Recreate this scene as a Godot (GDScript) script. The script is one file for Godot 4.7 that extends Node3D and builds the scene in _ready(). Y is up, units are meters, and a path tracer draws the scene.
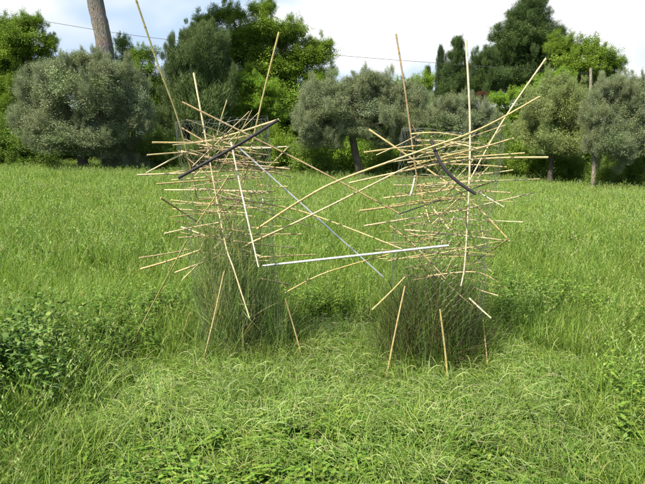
extends Node3D

# ---------------------------------------------------------------- camera model of the photograph (645 x 484)
const EYE := Vector3(0, 1.6, 0)
const PITCH := -9.2
const FOV := 42.0

var rng := RandomNumberGenerator.new()
var lump := FastNoiseLite.new()
var M := {}
var used_names := {}


func ray(px: float, py: float) -> Vector3:
	var f := 242.0 / tan(deg_to_rad(FOV) / 2.0)
	return Vector3((px - 322.5) / f, (242.0 - py) / f, -1).rotated(Vector3.RIGHT, deg_to_rad(PITCH))


func at(px: float, py: float, depth: float) -> Vector3:      # the point seen at that pixel, depth metres ahead
	var d := ray(px, py)
	return EYE + d * (depth / -d.z)


func ground_y(x: float, z: float) -> float:
	var d := -z
	var tilt := -0.026 * clampf(x, -40.0, 40.0) * smoothstep(5.0, 20.0, d)
	return tilt + 0.035 * lump.get_noise_2d(x * 22.0, z * 22.0) * smoothstep(2.0, 7.0, d)


func on_ground(px: float, py: float) -> Vector3:
	var d := ray(px, py)
	var p := EYE + d * (-EYE.y / d.y)
	for i in 6:
		p = EYE + d * ((ground_y(p.x, p.z) - EYE.y) / d.y)
	return p


func numbered(called: String) -> String:
	var n: int = used_names.get(called, 0)
	used_names[called] = n + 1
	return called if n == 0 else "%s_%03d" % [called, n]


func tag(o: Node, label: String, category: String, group := "", kind := "") -> Node:
	o.set_meta("label", label)
	if category: o.set_meta("category", category)
	if group: o.set_meta("group", group)
	if kind: o.set_meta("kind", kind)
	return o


func thing(called: String, label: String, category: String, where: Vector3, group := "", kind := "") -> Node3D:
	var o := Node3D.new()
	o.name = numbered(called)
	add_child(o)
	o.position = where
	tag(o, label, category, group, kind)
	return o


func rnd(a: float, b: float) -> float:
	return rng.randf_range(a, b)


# ---------------------------------------------------------------- mesh collector
class Sheet:
	var v := PackedVector3Array()
	var n := PackedVector3Array()
	var c := PackedColorArray()
	var uv := PackedVector2Array()
	var i := PackedInt32Array()
	var smooth := false

	func add(p: Vector3, col: Color, nor := Vector3.UP, t := Vector2.ZERO) -> int:
		v.append(p); c.append(col); n.append(nor); uv.append(t)
		return v.size() - 1

	func tri(a: int, b: int, d: int) -> void:
		i.append(a); i.append(b); i.append(d)

	func mesh(material: Material) -> ArrayMesh:
		var a := []
		a.resize(Mesh.ARRAY_MAX)
		a[Mesh.ARRAY_VERTEX] = v
		if smooth:
			a[Mesh.ARRAY_NORMAL] = n
			a[Mesh.ARRAY_TEX_UV] = uv
		a[Mesh.ARRAY_COLOR] = c
		a[Mesh.ARRAY_INDEX] = i
		var m := ArrayMesh.new()
		m.add_surface_from_arrays(Mesh.PRIMITIVE_TRIANGLES, a)
		m.surface_set_material(0, material)
		return m


class Heap:                                                  # copies of small shapes joined into one mesh
	var v := PackedVector3Array()
	var c := PackedColorArray()

	func drop(shape: Array, t: Transform3D, tint: int) -> void:
		v.append_array(t * (shape[0] as PackedVector3Array))
		c.append_array(shape[1][tint])

	func mesh(material: Material) -> ArrayMesh:
		var a := []
		a.resize(Mesh.ARRAY_MAX)
		a[Mesh.ARRAY_VERTEX] = v
		a[Mesh.ARRAY_COLOR] = c
		var m := ArrayMesh.new()
		m.add_surface_from_arrays(Mesh.PRIMITIVE_TRIANGLES, a)
		m.surface_set_material(0, material)
		return m


func loose(s: Sheet, tints := 7) -> Array:                   # [corner points, the same shape's colours in several tones]
	var v := PackedVector3Array()
	for k in s.i: v.append(s.v[k])
	var all := []
	for t in tints:
		var g := 0.78 + 0.44 * t / maxf(1, tints - 1)
		var yellow := rnd(0.9, 1.12)
		var c := PackedColorArray()
		for k in s.i:
			var q := s.c[k]
			c.append(Color(q.r * g * yellow, q.g * g, q.b * g * (2.0 - yellow)))
		all.append(c)
	return [v, all]


func put(mesh: Mesh, called: String, parent: Node, where := Vector3.ZERO) -> MeshInstance3D:
	var o := MeshInstance3D.new()
	o.mesh = mesh
	o.name = called if parent != self else numbered(called)
	parent.add_child(o, true)
	o.position = where
	return o


func scatter(mesh: Mesh, places: Array, tints: Array, called: String, parent: Node) -> MultiMeshInstance3D:
	var mm := MultiMesh.new()
	mm.transform_format = MultiMesh.TRANSFORM_3D
	mm.use_colors = true
	mm.mesh = mesh
	mm.instance_count = places.size()
	for k in places.size():
		mm.set_instance_transform(k, places[k])
		mm.set_instance_color(k, tints[k])
	var o := MultiMeshInstance3D.new()
	o.multimesh = mm
	o.name = called if parent != self else numbered(called)
	parent.add_child(o, true)
	return o


# ---------------------------------------------------------------- materials
func leafy(r: float, through: Color, spec := 0.35) -> StandardMaterial3D:
	var m := StandardMaterial3D.new()
	m.vertex_color_use_as_albedo = true
	m.roughness = r
	m.metallic_specular = spec
	m.backlight_enabled = true
	m.backlight = through
	m.cull_mode = BaseMaterial3D.CULL_DISABLED
	return m


func noise_texture(freq: float, ramp: Array, seed_: int, octaves := 5, size := 512) -> NoiseTexture2D:
	var n := FastNoiseLite.new()
	n.seed = seed_
	n.frequency = freq
	n.fractal_octaves = octaves
	n.noise_type = FastNoiseLite.TYPE_SIMPLEX_SMOOTH
	var t := NoiseTexture2D.new()
	t.width = size
	t.height = size
	t.seamless = true
	t.noise = n
	if ramp:
		var g := Gradient.new()
		g.offsets = PackedFloat32Array([0.2, 0.5, 0.8])
		var cols := PackedColorArray()
		for c in ramp: cols.append((c as Color).linear_to_srgb())
		g.colors = cols
		t.color_ramp = g
	return t


func make_materials() -> void:
	M.grass = leafy(0.55, Color(0.74, 0.86, 0.36))
	M.weed = leafy(0.65, Color(0.66, 0.80, 0.30), 0.25)
	M.dry = leafy(0.7, Color(0.6, 0.68, 0.34), 0.25)
	M.olive_leaf = leafy(0.5, Color(0.5, 0.55, 0.35))
	M.broad_leaf = leafy(0.5, Color(0.72, 0.85, 0.32))
	M.needle = leafy(0.6, Color(0.4, 0.48, 0.25))
	var s := StandardMaterial3D.new()
	s.albedo_texture = noise_texture(0.02, [Color(0.035, 0.04, 0.014), Color(0.06, 0.075, 0.022), Color(0.10, 0.095, 0.045)], 3)
	s.uv1_triplanar = true
	s.uv1_world_triplanar = true
	s.uv1_scale = Vector3.ONE * 0.7
	s.roughness = 0.95
	s.heightmap_enabled = true
	s.heightmap_texture = noise_texture(0.05, [], 4)
	s.heightmap_scale = 3.0
	M.soil = s
	var b := StandardMaterial3D.new()
	b.vertex_color_use_as_albedo = true
	b.albedo_texture = noise_texture(0.035, [Color(0.62, 0.56, 0.45), Color(0.9, 0.88, 0.82), Color(1, 1, 1)], 9)
	b.uv1_scale = Vector3(1, 1, 1)
	b.roughness = 0.42
	b.metallic_specular = 0.5
	M.cane = b
	var k := StandardMaterial3D.new()
	k.vertex_color_use_as_albedo = true
	k.albedo_texture = noise_texture(0.03, [Color(0.35, 0.33, 0.3), Color(0.8, 0.78, 0.74), Color(1, 1, 1)], 12)
	k.uv1_triplanar = true
	k.uv1_scale = Vector3(1.1, 0.22, 1.1)
	k.heightmap_enabled = true
	k.heightmap_texture = noise_texture(0.04, [], 13)
	k.heightmap_scale = 6.0
	k.roughness = 0.95
	M.bark = k
	var w := StandardMaterial3D.new()
	w.albedo_color = Color(0.46, 0.47, 0.47)
	w.metallic = 0.6
	w.roughness = 0.5
	M.wire = w
	var a := StandardMaterial3D.new()
	a.albedo_color = Color(0.80, 0.81, 0.83)
	a.metallic = 0.7
	a.roughness = 0.38
	M.aluminium = a
	var p := StandardMaterial3D.new()
	p.vertex_color_use_as_albedo = true
	p.roughness = 0.6
	p.metallic_specular = 0.3
	M.plastic = p
	var x := StandardMaterial3D.new()
	x.albedo_color = Color(0.16, 0.16, 0.17)
	x.roughness = 0.7
	M.cable = x


# ---------------------------------------------------------------- tubes, canes
func tube(path: PackedVector3Array, radii: PackedFloat32Array, cols: PackedColorArray, sides: int, material: Material, hollow := false) -> ArrayMesh:
	var s := Sheet.new()
	s.smooth = true
	var count := path.size()
	var dir := (path[1] - path[0]).normalized()
	var u := dir.cross(Vector3(0.31, 0.2, 0.93)).normalized()
	var run := 0.0
	for k in count:
		var a := path[maxi(k - 1, 0)]
		var b := path[mini(k + 1, count - 1)]
		dir = (b - a).normalized()
		u = (u - dir * u.dot(dir)).normalized()
		var w := dir.cross(u)
		if k > 0: run += path[k].distance_to(path[k - 1])
		for j in sides + 1:
			var t := TAU * j / sides
			var nor := u * cos(t) + w * sin(t)
			s.add(path[k] + nor * radii[k], cols[k], nor, Vector2(float(j) / sides * 0.3, run * 1.5))
	for k in count - 1:
		for j in sides:
			var q := k * (sides + 1) + j
			s.tri(q, q + sides + 1, q + 1)
			s.tri(q + 1, q + sides + 1, q + sides + 2)
	for e in 2:                                              # ends
		var k := 0 if e == 0 else count - 1
		var out_ := (path[0] - path[1]).normalized() if e == 0 else (path[count - 1] - path[count - 2]).normalized()
		var centre := s.add(path[k] - (out_ * radii[k] * 1.6 if hollow else Vector3.ZERO), cols[k] * (0.6 if hollow else 0.85), out_)
		var first := s.v.size()
		for j in sides:
			s.add(s.v[k * (sides + 1) + j], cols[k], out_)
		for j in sides:
			if e == 0: s.tri(centre, first + j, first + (j + 1) % sides)
			else: s.tri(centre, first + (j + 1) % sides, first + j)
	return s.mesh(material)


func smooth_path(points: Array, step: float) -> PackedVector3Array:
	var c := Curve3D.new()
	c.bake_interval = 0.02
	for k in points.size():
		var t := Vector3.ZERO
		if points.size() > 2:
			t = ((points[mini(k + 1, points.size() - 1)] as Vector3) - (points[maxi(k - 1, 0)] as Vector3)) / 6.0
			if k == 0 or k == points.size() - 1: t *= 0.6
		c.add_point(points[k], -t, t)
	var long := c.get_baked_length()
	var n := maxi(2, int(ceil(long / step)) + 1)
	var out := PackedVector3Array()
	for k in n: out.append(c.sample_baked(long * k / (n - 1), true))
	return out


const TONES := [Color(0.41, 0.335, 0.155), Color(0.45, 0.385, 0.21), Color(0.50, 0.44, 0.28), Color(0.34, 0.30, 0.11), Color(0.27, 0.205, 0.105), Color(0.60, 0.56, 0.43)]
const GREENISH := Color(0.25, 0.24, 0.09)
const ORANGE := Color(0.52, 0.33, 0.13)
const BROWN := Color(0.26, 0.18, 0.09)
const WHITISH := Color(0.72, 0.69, 0.58)
const DARK := Color(0.03, 0.035, 0.03)


func cane_mesh(points: Array, radius: float, tone: Color) -> Array:          # [mesh, middle]
	var pts := points.duplicate()
	if pts.size() == 2:                                     # a cane is never quite straight
		var a: Vector3 = pts[0]
		var b: Vector3 = pts[1]
		var bow := a.distance_to(b) * 0.012
		pts.insert(1, a.lerp(b, 0.5) + Vector3(rnd(-bow, bow), rnd(-bow, bow), rnd(-bow, bow)))
	var mid := Vector3.ZERO
	for p in pts: mid += p as Vector3
	mid /= pts.size()
	for k in pts.size(): pts[k] = (pts[k] as Vector3) - mid
	var fine := smooth_path(pts, 0.035)
	var path := PackedVector3Array()
	var radii := PackedFloat32Array()
	var cols := PackedColorArray()
	var spacing := rnd(0.13, 0.2)
	var since := rnd(0.0, spacing)
	var n := fine.size()
	var shade := tone
	for k in n:
		var t := float(k) / maxf(1, n - 1)
		var r := 0.71 * radius * (1.12 - 0.3 * t)
		if k > 0: since += fine[k].distance_to(fine[k - 1])
		if since > spacing and k > 0 and k < n - 1:         # a joint: a ridge with a pale ring under it, a dark line on it
			since = 0.0
			shade = tone * rnd(0.86, 1.1)
			shade.a = 1
			var d := (fine[k] - fine[k - 1]).normalized()
			var marks := [[-0.009, 1.0, 1.05], [-0.003, 1.22, 0.6], [0.003, 1.2, 0.75], [0.009, 0.98, 1.12]]
			for q in marks:
				path.append(fine[k] + d * q[0])
				radii.append(r * q[1])
				var cc: Color = shade * q[2]
				cc.a = 1
				cols.append(cc)
		else:
			path.append(fine[k])
			radii.append(r * rnd(0.96, 1.04))
			var worn := shade.lerp(Color(0.30, 0.28, 0.22), maxf(0.0, rnd(-0.5, 0.45))) * rnd(0.85, 1.08)
			worn.a = 1
			cols.append(worn)
	return [tube(path, radii, cols, 8, M.cane, true), mid]


# ---------------------------------------------------------------- plants: blade, leaf
func blade(s: Sheet, base: Vector3, yaw: float, h: float, lean: float, w: float, col: Color, seg := 4, twist := 0.0) -> void:
	var out_ := Vector3(cos(yaw), 0, sin(yaw))
	var prev := -1
	for k in seg + 1:
		var t := float(k) / seg
		var p := base + out_ * (h * lean * t * t) + Vector3.UP * (h * t * (1.0 - 0.42 * lean * t))
		var side := Vector3(-sin(yaw + twist * t), 0, cos(yaw + twist * t))
		var ww := w * 0.5 * (0.75 + 0.5 * t if t < 0.4 else 0.95 * pow((1.0 - t) / 0.6, 0.8))
		if k == seg:
			var tip := s.add(p, col)
			s.tri(prev, prev + 1, tip)
		else:
			var a := s.add(p - side * ww, col)
			s.add(p + side * ww, col)
			if prev >= 0:
				s.tri(prev, prev + 1, a)
				s.tri(prev + 1, a + 1, a)
			prev = a


func leaf(s: Sheet, base: Vector3, dir: Vector3, up: Vector3, long: float, wide: float, col: Color, droop := 0.15) -> void:
	var side := dir.cross(up).normalized() * wide * 0.5
	var lift := side.cross(dir).normalized()
	var a := s.add(base, col)
	var m1 := s.add(base + dir * long * 0.42 - lift * wide * 0.12, col)
	var l := s.add(base + dir * long * 0.40 + side + lift * wide * 0.08, col)
	var r := s.add(base + dir * long * 0.40 - side + lift * wide * 0.08, col)
	var t := s.add(base + dir * long - lift * long * droop, col)
	s.tri(a, l, m1); s.tri(l, t, m1); s.tri(a, m1, r); s.tri(m1, t, r)


func round_leaf(s: Sheet, base: Vector3, dir: Vector3, up: Vector3, long: float, wide: float, col: Color, droop := 0.15) -> void:
	var side := dir.cross(up).normalized() * wide * 0.5
	var lift := side.cross(dir).normalized()
	var q := []
	for e in [[0.0, 0.12], [0.28, 0.88], [0.6, 0.95], [0.85, 0.5]]:
		var p: Vector3 = base + dir * long * e[0] - lift * long * droop * e[0] * e[0]
		q.append(s.add(p + side * e[1] + lift * wide * 0.12 * e[1], col))
		q.append(s.add(p - side * e[1] + lift * wide * 0.12 * e[1], col))
	var t := s.add(base + dir * long - lift * long * droop, col)
	for k in 3:
		s.tri(q[2 * k], q[2 * k + 2], q[2 * k + 1]); s.tri(q[2 * k + 1], q[2 * k + 2], q[2 * k + 3])
	s.tri(q[6], t, q[7])


func diamond(s: Sheet, base: Vector3, dir: Vector3, up: Vector3, long: float, wide: float, col: Color) -> void:
	var side := dir.cross(up).normalized() * wide * 0.5
	var a := s.add(base, col)
	var l := s.add(base + dir * long * 0.45 + side, col)
	var r := s.add(base + dir * long * 0.45 - side, col)
	var t := s.add(base + dir * long, col)
	s.tri(a, l, t); s.tri(a, t, r)


func vary(c: Color, by: float) -> Color:
	var k := 1.0 + rnd(-by, by)
	return Color(c.r * k * (1.0 + rnd(-0.12, 0.12)), c.g * k, c.b * k * (1.0 + rnd(-0.15, 0.15)))


func ball() -> Vector3:
	var v := Vector3(rng.randfn(), rng.randfn(), rng.randfn())
	return v.normalized() if v.length() > 0.001 else Vector3.UP


const G_MID := Color(0.124, 0.212, 0.030)
const G_LIGHT := Color(0.178, 0.268, 0.056)
const G_DEEP := Color(0.055, 0.120, 0.018)
const G_PALE := Color(0.25, 0.315, 0.115)
const STRAW := Color(0.36, 0.33, 0.17)


func grass_tuft(blades: int, spread: float, w: float, mix: Array, lean0: float, lean1: float, seg := 4) -> Sheet:   # one metre high, scaled where it grows
	var s := Sheet.new()
	for k in blades:
		var r := sqrt(rng.randf()) * spread
		var a := rng.randf() * TAU
		blade(s, Vector3(cos(a) * r, 0, sin(a) * r), rng.randf() * TAU, rnd(0.45, 1.05), rnd(lean0, lean1), w * rnd(0.6, 1.3), vary(mix[rng.randi() % mix.size()], 0.25), seg, rnd(-1.2, 1.2))
	return s


func seed_stems(count: int, spread: float, w: float) -> Sheet:          # flowering stems with a loose pale head
	var s := Sheet.new()
	for k in count:
		var r := sqrt(rng.randf()) * spread
		var a := rng.randf() * TAU
		var yaw := rng.randf() * TAU
		var h := rnd(0.8, 1.25)
		var lean := rnd(0.05, 0.35)
		var base := Vector3(cos(a) * r, 0, sin(a) * r)
		blade(s, base, yaw, h, lean, w, vary(Color(0.165, 0.265, 0.06), 0.2), 4)
		var col := vary([Color(0.22, 0.29, 0.09), Color(0.19, 0.28, 0.07), Color(0.28, 0.30, 0.14)][rng.randi() % 3], 0.2)
		var out_ := Vector3(cos(yaw), 0, sin(yaw))
		for j in 9:
			var t := 0.80 + 0.2 * j / 8.0
			var p := base + out_ * (h * lean * t * t) + Vector3.UP * (h * t * (1.0 - 0.42 * lean * t))
			var d := (Vector3.UP * 1.3 + ball()).normalized()
			diamond(s, p, d, ball(), 0.05 * rnd(0.7, 1.3), w * 2.2, col)
	return s


func lying_mat(count: int, spread: float) -> Sheet:                     # trodden and cut stalks lying across each other
	var s := Sheet.new()
	var mix := [G_PALE, G_LIGHT, G_LIGHT, G_LIGHT, G_MID, G_MID, G_MID, Color(0.30, 0.34, 0.15), Color(0.26, 0.32, 0.12), Color(0.36, 0.36, 0.20), G_PALE, G_PALE, G_LIGHT, G_LIGHT, G_MID]
	for k in count:
		var p := Vector3(rnd(-spread, spread), rnd(0.005, 0.06), rnd(-spread, spread))
		var yaw := rng.randfn() * 0.55 if rng.randf() < 0.75 else rng.randf() * TAU
		var bend := rnd(-0.9, 0.9)
		var long := rnd(0.05, 0.16)
		var w := rnd(0.002, 0.0042)
		var rise := rnd(-0.02, 0.06)
		var col := vary(mix[rng.randi() % mix.size()], 0.22)
		var roll := rnd(-0.8, 0.8)
		var prev := -1
		for q in 5:
			var t := q / 4.0
			var y2 := yaw + bend * t
			var side := Vector3(-sin(y2) * cos(roll), sin(roll), cos(y2) * cos(roll))
			var ww := w * 0.5 * (1.0 - 0.85 * t * t)
			var a := s.add(p - side * ww, col)
			s.add(p + side * ww, col)
			if prev >= 0:
				s.tri(prev, prev + 1, a); s.tri(prev + 1, a + 1, a)
			prev = a
			p += Vector3(cos(y2), 0, sin(y2)) * long * 0.25 + Vector3.UP * rise * (0.5 - t)
			p.y = maxf(p.y, 0.003)
	return s


func weed_plant(pairs: int, size: float, mix: Array, upright: bool) -> Sheet:
	var s := Sheet.new()
	if upright:
		for st in 3:
			var a0 := rng.randf() * TAU
			var base := Vector3(cos(a0), 0, sin(a0)) * 0.04
			var lean := Vector3(rnd(-0.3, 0.3), 1, rnd(-0.3, 0.3)).normalized()
			var h := rnd(0.6, 1.0)
			blade(s, base, a0, h, 0.12, 0.012, mix[0], 2)
			for k in pairs:
				var t := float(k + 1) / pairs
				var yaw := k * 1.9 + st
				for side in 2:
					var d := Vector3(cos(yaw + PI * side), rnd(0.1, 0.7), sin(yaw + PI * side)).normalized()
					round_leaf(s, base + lean * h * t, d, Vector3.UP, size * rnd(0.7, 1.2) * (1.1 - 0.5 * t), size * rnd(0.42, 0.6) * (1.1 - 0.5 * t), vary(mix[rng.randi() % mix.size()], 0.22), rnd(0.05, 0.4))
	else:
		for k in pairs * 2:
			var yaw := rng.randf() * TAU
			var d := Vector3(cos(yaw), rnd(0.15, 1.1), sin(yaw)).normalized()
			var b := Vector3(rnd(-0.05, 0.05), 0.0, rnd(-0.05, 0.05)) + d * rnd(0.0, 0.06)
			round_leaf(s, b, d, Vector3.UP, size * rnd(0.6, 1.3), size * rnd(0.35, 0.62), vary(mix[rng.randi() % mix.size()], 0.22), rnd(0.05, 0.45))
	return s


# ---------------------------------------------------------------- foliage: a rounded bough of leaves, one metre in radius, scaled into a crown
func bough(kind: String, mix: Array, leaves: int, long: float, wide: float, up: float, material: Material) -> ArrayMesh:
	var s := Sheet.new()
	var sprigs := 26
	for q in sprigs:
		var out_ := ball()
		var c := out_ * rnd(0.35, 0.86)
		var aim := (out_ + Vector3.UP * up + ball() * 0.5).normalized()
		var size := rnd(0.26, 0.42)
		var tone: Color = mix[rng.randi() % mix.size()]
		for k in leaves / sprigs:
			var p := c + aim * rnd(-size, size) + ball() * size * pow(rng.randf(), 0.6)
			var col := vary(tone.lerp(mix[rng.randi() % mix.size()], 0.5), 0.22)
			if kind == "broad":
				var d := (aim * 0.35 + ball() + Vector3.DOWN * 0.15).normalized()
				leaf(s, p, d, (Vector3.UP + ball() * 0.7).normalized(), long * rnd(0.7, 1.25), wide * rnd(0.7, 1.25), col)
			else:
				var d := (aim * (0.7 if kind == "olive" else 1.3) + ball()).normalized()
				diamond(s, p, d, ball(), long * rnd(0.7, 1.25), wide * rnd(0.8, 1.2), col)
	return s.mesh(material)


# lobes: [px, py, half width px, half height px] of the crown as seen, at the tree's depth
func tree(called: String, label: String, category: String, group: String, clusters: Array, depth: float, foot_px: float, lobes: Array, density: float, size: float, opts := {}) -> Node3D:
	var f := 242.0 / tan(deg_to_rad(FOV) / 2.0)
	var foot := at(foot_px, 165, depth)
	foot.y = ground_y(foot.x, -depth)
	var o := thing(called, label, category, foot, group)
	var places := []
	var tints := []
	for c in clusters:
		places.append([])
		tints.append([])
	var thick: float = opts.get("thick", 0.9)
	var rise: float = opts.get("rise", 0.6)
	var centres := []
	for l in lobes:
		var c := at(l[0], l[1], depth)
		var rx: float = l[2] / f * depth
		var ry: float = l[3] / f * depth
		var rz := (rx * 0.75 + ry * 0.25) * thick
		if not opts.has("flat"): c.z += rnd(-0.35, 0.35) * rx
		centres.append(c)
		var n := int(round(density))
		for q in n + 1:
			var d := ball()
			if q > 0: d = Vector3(cos(q * 2.4 + l[0]), rnd(-0.8, 0.8), sin(q * 2.4 + l[0])).normalized()
			var far_ := 0.0 if q == 0 else rnd(0.45, 0.66)
			var p := c + Vector3(d.x * rx, d.y * ry, d.z * rz) * far_
			var k := rng.randi() % clusters.size()
			var r := size * (rnd(0.42, 0.62) if q > 0 else 0.6)
			var b := Basis(Vector3.UP, rng.randf() * TAU)
			if rise < 2.0: b = Basis(Vector3(rnd(-1, 1), 0, rnd(-1, 1)).normalized(), rnd(-0.5, 0.5)) * b
			b = Basis.from_scale(Vector3(maxf(rx, ry * 0.5), maxf(ry, rx * 0.5), maxf(rz, ry * 0.5)) * r) * b
			(places[k] as Array).append(Transform3D(b, p - foot))
			var g := rnd(0.86, 1.14)
			(tints[k] as Array).append(Color(g * rnd(0.94, 1.06), g, g * rnd(0.9, 1.1)))
	var heart := Vector3.ZERO
	for c in centres: heart += (c as Vector3) / centres.size()
	for q in lobes.size():
		var c: Vector3 = centres[q]
		var rx: float = lobes[q][2] / f * depth
		var ry: float = lobes[q][3] / f * depth
		for e in int(opts.get("edge", 8)):                  # small sprays standing proud of the outline
			var d := (ball() + Vector3.UP * 0.35).normalized()
			var p := c + Vector3(d.x * rx, d.y * ry, d.z * rx) * rnd(0.78, 0.98)
			var k := rng.randi() % clusters.size()
			var r := minf(rx, ry) * rnd(0.16, 0.30)
			(places[k] as Array).append(Transform3D(Basis.from_scale(Vector3(r, r * rnd(1.0, 2.1), r)) * Basis(Vector3.UP, rng.randf() * TAU), p - foot))
			var g := rnd(0.88, 1.14)
			(tints[k] as Array).append(Color(g, g, g))
		if c.distance_to(heart) > rx:
			for e in int(opts.get("bridge", 3)):
				var k := rng.randi() % clusters.size()
				var r := minf(rx, ry) * rnd(0.4, 0.6)
				(places[k] as Array).append(Transform3D(Basis(Vector3.UP, rng.randf() * TAU).scaled(Vector3.ONE * r), heart.lerp(c, rnd(0.45, 0.85)) + ball() * r * 0.5 - foot))
				(tints[k] as Array).append(Color.WHITE)
	# trunk and limbs
	var trunk_r: float = opts.get("trunk", 0.16)
	var bark: Color = opts.get("bark", Color(0.10, 0.085, 0.065))
	if trunk_r > 0:
		var mean := Vector3.ZERO
		for c in centres: mean += c as Vector3
		mean /= centres.size()
		var fork: Vector3 = opts.get("fork", foot.lerp(mean, 0.45) if mean.y > foot.y else foot + Vector3.UP)
		var path := smooth_path([Vector3(0, -0.15, 0), (fork - foot) * 0.5 + Vector3(rnd(-0.1, 0.1), 0, rnd(-0.1, 0.1)), fork - foot], 0.25)
		var rad := PackedFloat32Array()
		var col := PackedColorArray()
		for k in path.size():
			var t := float(k) / (path.size() - 1)
			rad.append(trunk_r * (1.25 - 0.5 * t) * (1.3 if k == 0 else rnd(0.92, 1.08)))
			col.append(vary(bark, 0.12))
		put(tube(path, rad, col, 10, M.bark), "trunk", o)
		for c in centres:
			var e: Vector3 = (c as Vector3) - foot
			var lp := smooth_path([fork - foot, (fork - foot).lerp(e, 0.5) + ball() * 0.15, e], 0.3)
			var lr := PackedFloat32Array()
			var lc := PackedColorArray()
			for k in lp.size():
				lr.append(trunk_r * 0.55 * (1.05 - 0.85 * k / (lp.size() - 1)))
				lc.append(vary(bark, 0.12))
			put(tube(lp, lr, lc, 7, M.bark), "limb", o)
	var crown := Node3D.new()
	crown.name = "crown"
	o.add_child(crown)
	for k in clusters.size():
		if places[k]: scatter(clusters[k], places[k], tints[k], "foliage", crown).set_meta("kind", "stuff")
	return o


# ---------------------------------------------------------------- the trodden clearing: 0 inside, 1 in the tall meadow
func tallness(x: float, d: float) -> float:
	var wob := lump.get_noise_2d(x * 60.0, d * 60.0) * 0.28 + lump.get_noise_2d(x * 170.0 + 50.0, d * 170.0) * 0.14
	var ex := (x - 0.12) / (1.62 if x > 0 else 1.5)
	var ed := (d - 3.75) / (1.55 if d > 3.75 else 2.4)
	var e := sqrt(ex * ex + ed * ed) + wob
	return smoothstep(0.82, 1.15, e)


func sky_picture() -> ImageTexture:
	var w := 1024
	var h := 512
	var n := FastNoiseLite.new()
	n.seed = 21
	n.frequency = 0.8
	n.fractal_octaves = 6
	n.fractal_gain = 0.52
	n.noise_type = FastNoiseLite.TYPE_SIMPLEX_SMOOTH
	var im := Image.create(w, h, false, Image.FORMAT_RGBF)
	for j in h:
		var el := (0.5 - (j + 0.5) / h) * PI
		var y := sin(el)
		for i in w:
			var az := (i + 0.5) / w * TAU
			var d := Vector3(cos(az) * cos(el), maxf(y, 0.0), sin(az) * cos(el))
			var q := d / (d.y + 0.28)
			var c := n.get_noise_3d(q.x, q.z, 0.0) * 0.5 + 0.5
			var cover := smoothstep(0.43, 0.62, c)
			var blue := Color(0.235, 0.31, 0.395).lerp(Color(0.11, 0.19, 0.33), clampf(d.y * 1.2, 0, 1))
			var thick := n.get_noise_3d(q.x * 1.7 + 9.0, q.z * 1.7, 3.0) * 0.5 + 0.5
			var cloud := Color(0.465, 0.47, 0.475).lerp(Color(0.365, 0.38, 0.40), smoothstep(0.45, 0.8, thick))
			im.set_pixel(i, j, blue.lerp(cloud, 0.12 + 0.88 * cover))
	return ImageTexture.create_from_image(im)


func _ready() -> void:
	rng.seed = 4711
	lump.seed = 5
	lump.frequency = 0.02
	lump.fractal_octaves = 3
	# ------------------------------------------------ camera
	var cam := Camera3D.new()
	cam.name = "camera"
	add_child(cam)
	cam.position = EYE
	cam.rotation_degrees.x = PITCH
	cam.fov = FOV
	cam.near = 0.05
	cam.far = 3000
	cam.current = true
	# ------------------------------------------------ sky and exposure
	var env := Environment.new()
	env.background_mode = Environment.BG_SKY
	var pano := PanoramaSkyMaterial.new()
	pano.panorama = sky_picture()
	var sky := Sky.new()
	sky.sky_material = pano
	env.sky = sky
	env.tonemap_mode = Environment.TONE_MAPPER_LINEAR
	env.tonemap_exposure = 2.6
	env.sdfgi_enabled = true
	env.ssao_enabled = true
	env.ssil_enabled = true
	var we := WorldEnvironment.new()
	we.name = "world"
	we.environment = env
	add_child(we)
	# ------------------------------------------------ sun: high, from the left and a little behind the viewer
	var sun := DirectionalLight3D.new()
	sun.name = "sun"
	sun.light_energy = 1.6
	sun.light_angular_distance = 0.8
	sun.light_color = Color(1.0, 0.95, 0.86)
	sun.shadow_enabled = true
	add_child(sun)
	sun.look_at_from_position(Vector3(-0.62, 1.15, 0.62) * 10.0, Vector3.ZERO)

	make_materials()
	build_ground()
	build_trees()
	build_utility_line()
	build_meadow()
	build_sculptures()


func build_ground() -> void:
	var s := Sheet.new()
	s.smooth = true
	var xs := []
	var zs := []
	for k in range(-60, 61): xs.append(signf(k) * (absf(k) * 0.4 + pow(absf(k) / 60.0, 6.0) * 700.0))
	for k in 131: zs.append(10.0 - k * 0.4 - pow(k / 130.0, 8.0) * 900.0)
	for z in zs:
		for x in xs:
			s.add(Vector3(x, ground_y(x, z), z), Color.WHITE, Vector3.UP, Vector2(x, z))
	var w := xs.size()
	for j in zs.size() - 1:
		for k in w - 1:
			var q := j * w + k
			s.tri(q, q + w, q + 1); s.tri(q + 1, q + w, q + w + 1)
	var g := put(s.mesh(M.soil), "ground", self)
	tag(g, "brown earth under the meadow grass", "ground", "", "structure")


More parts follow.
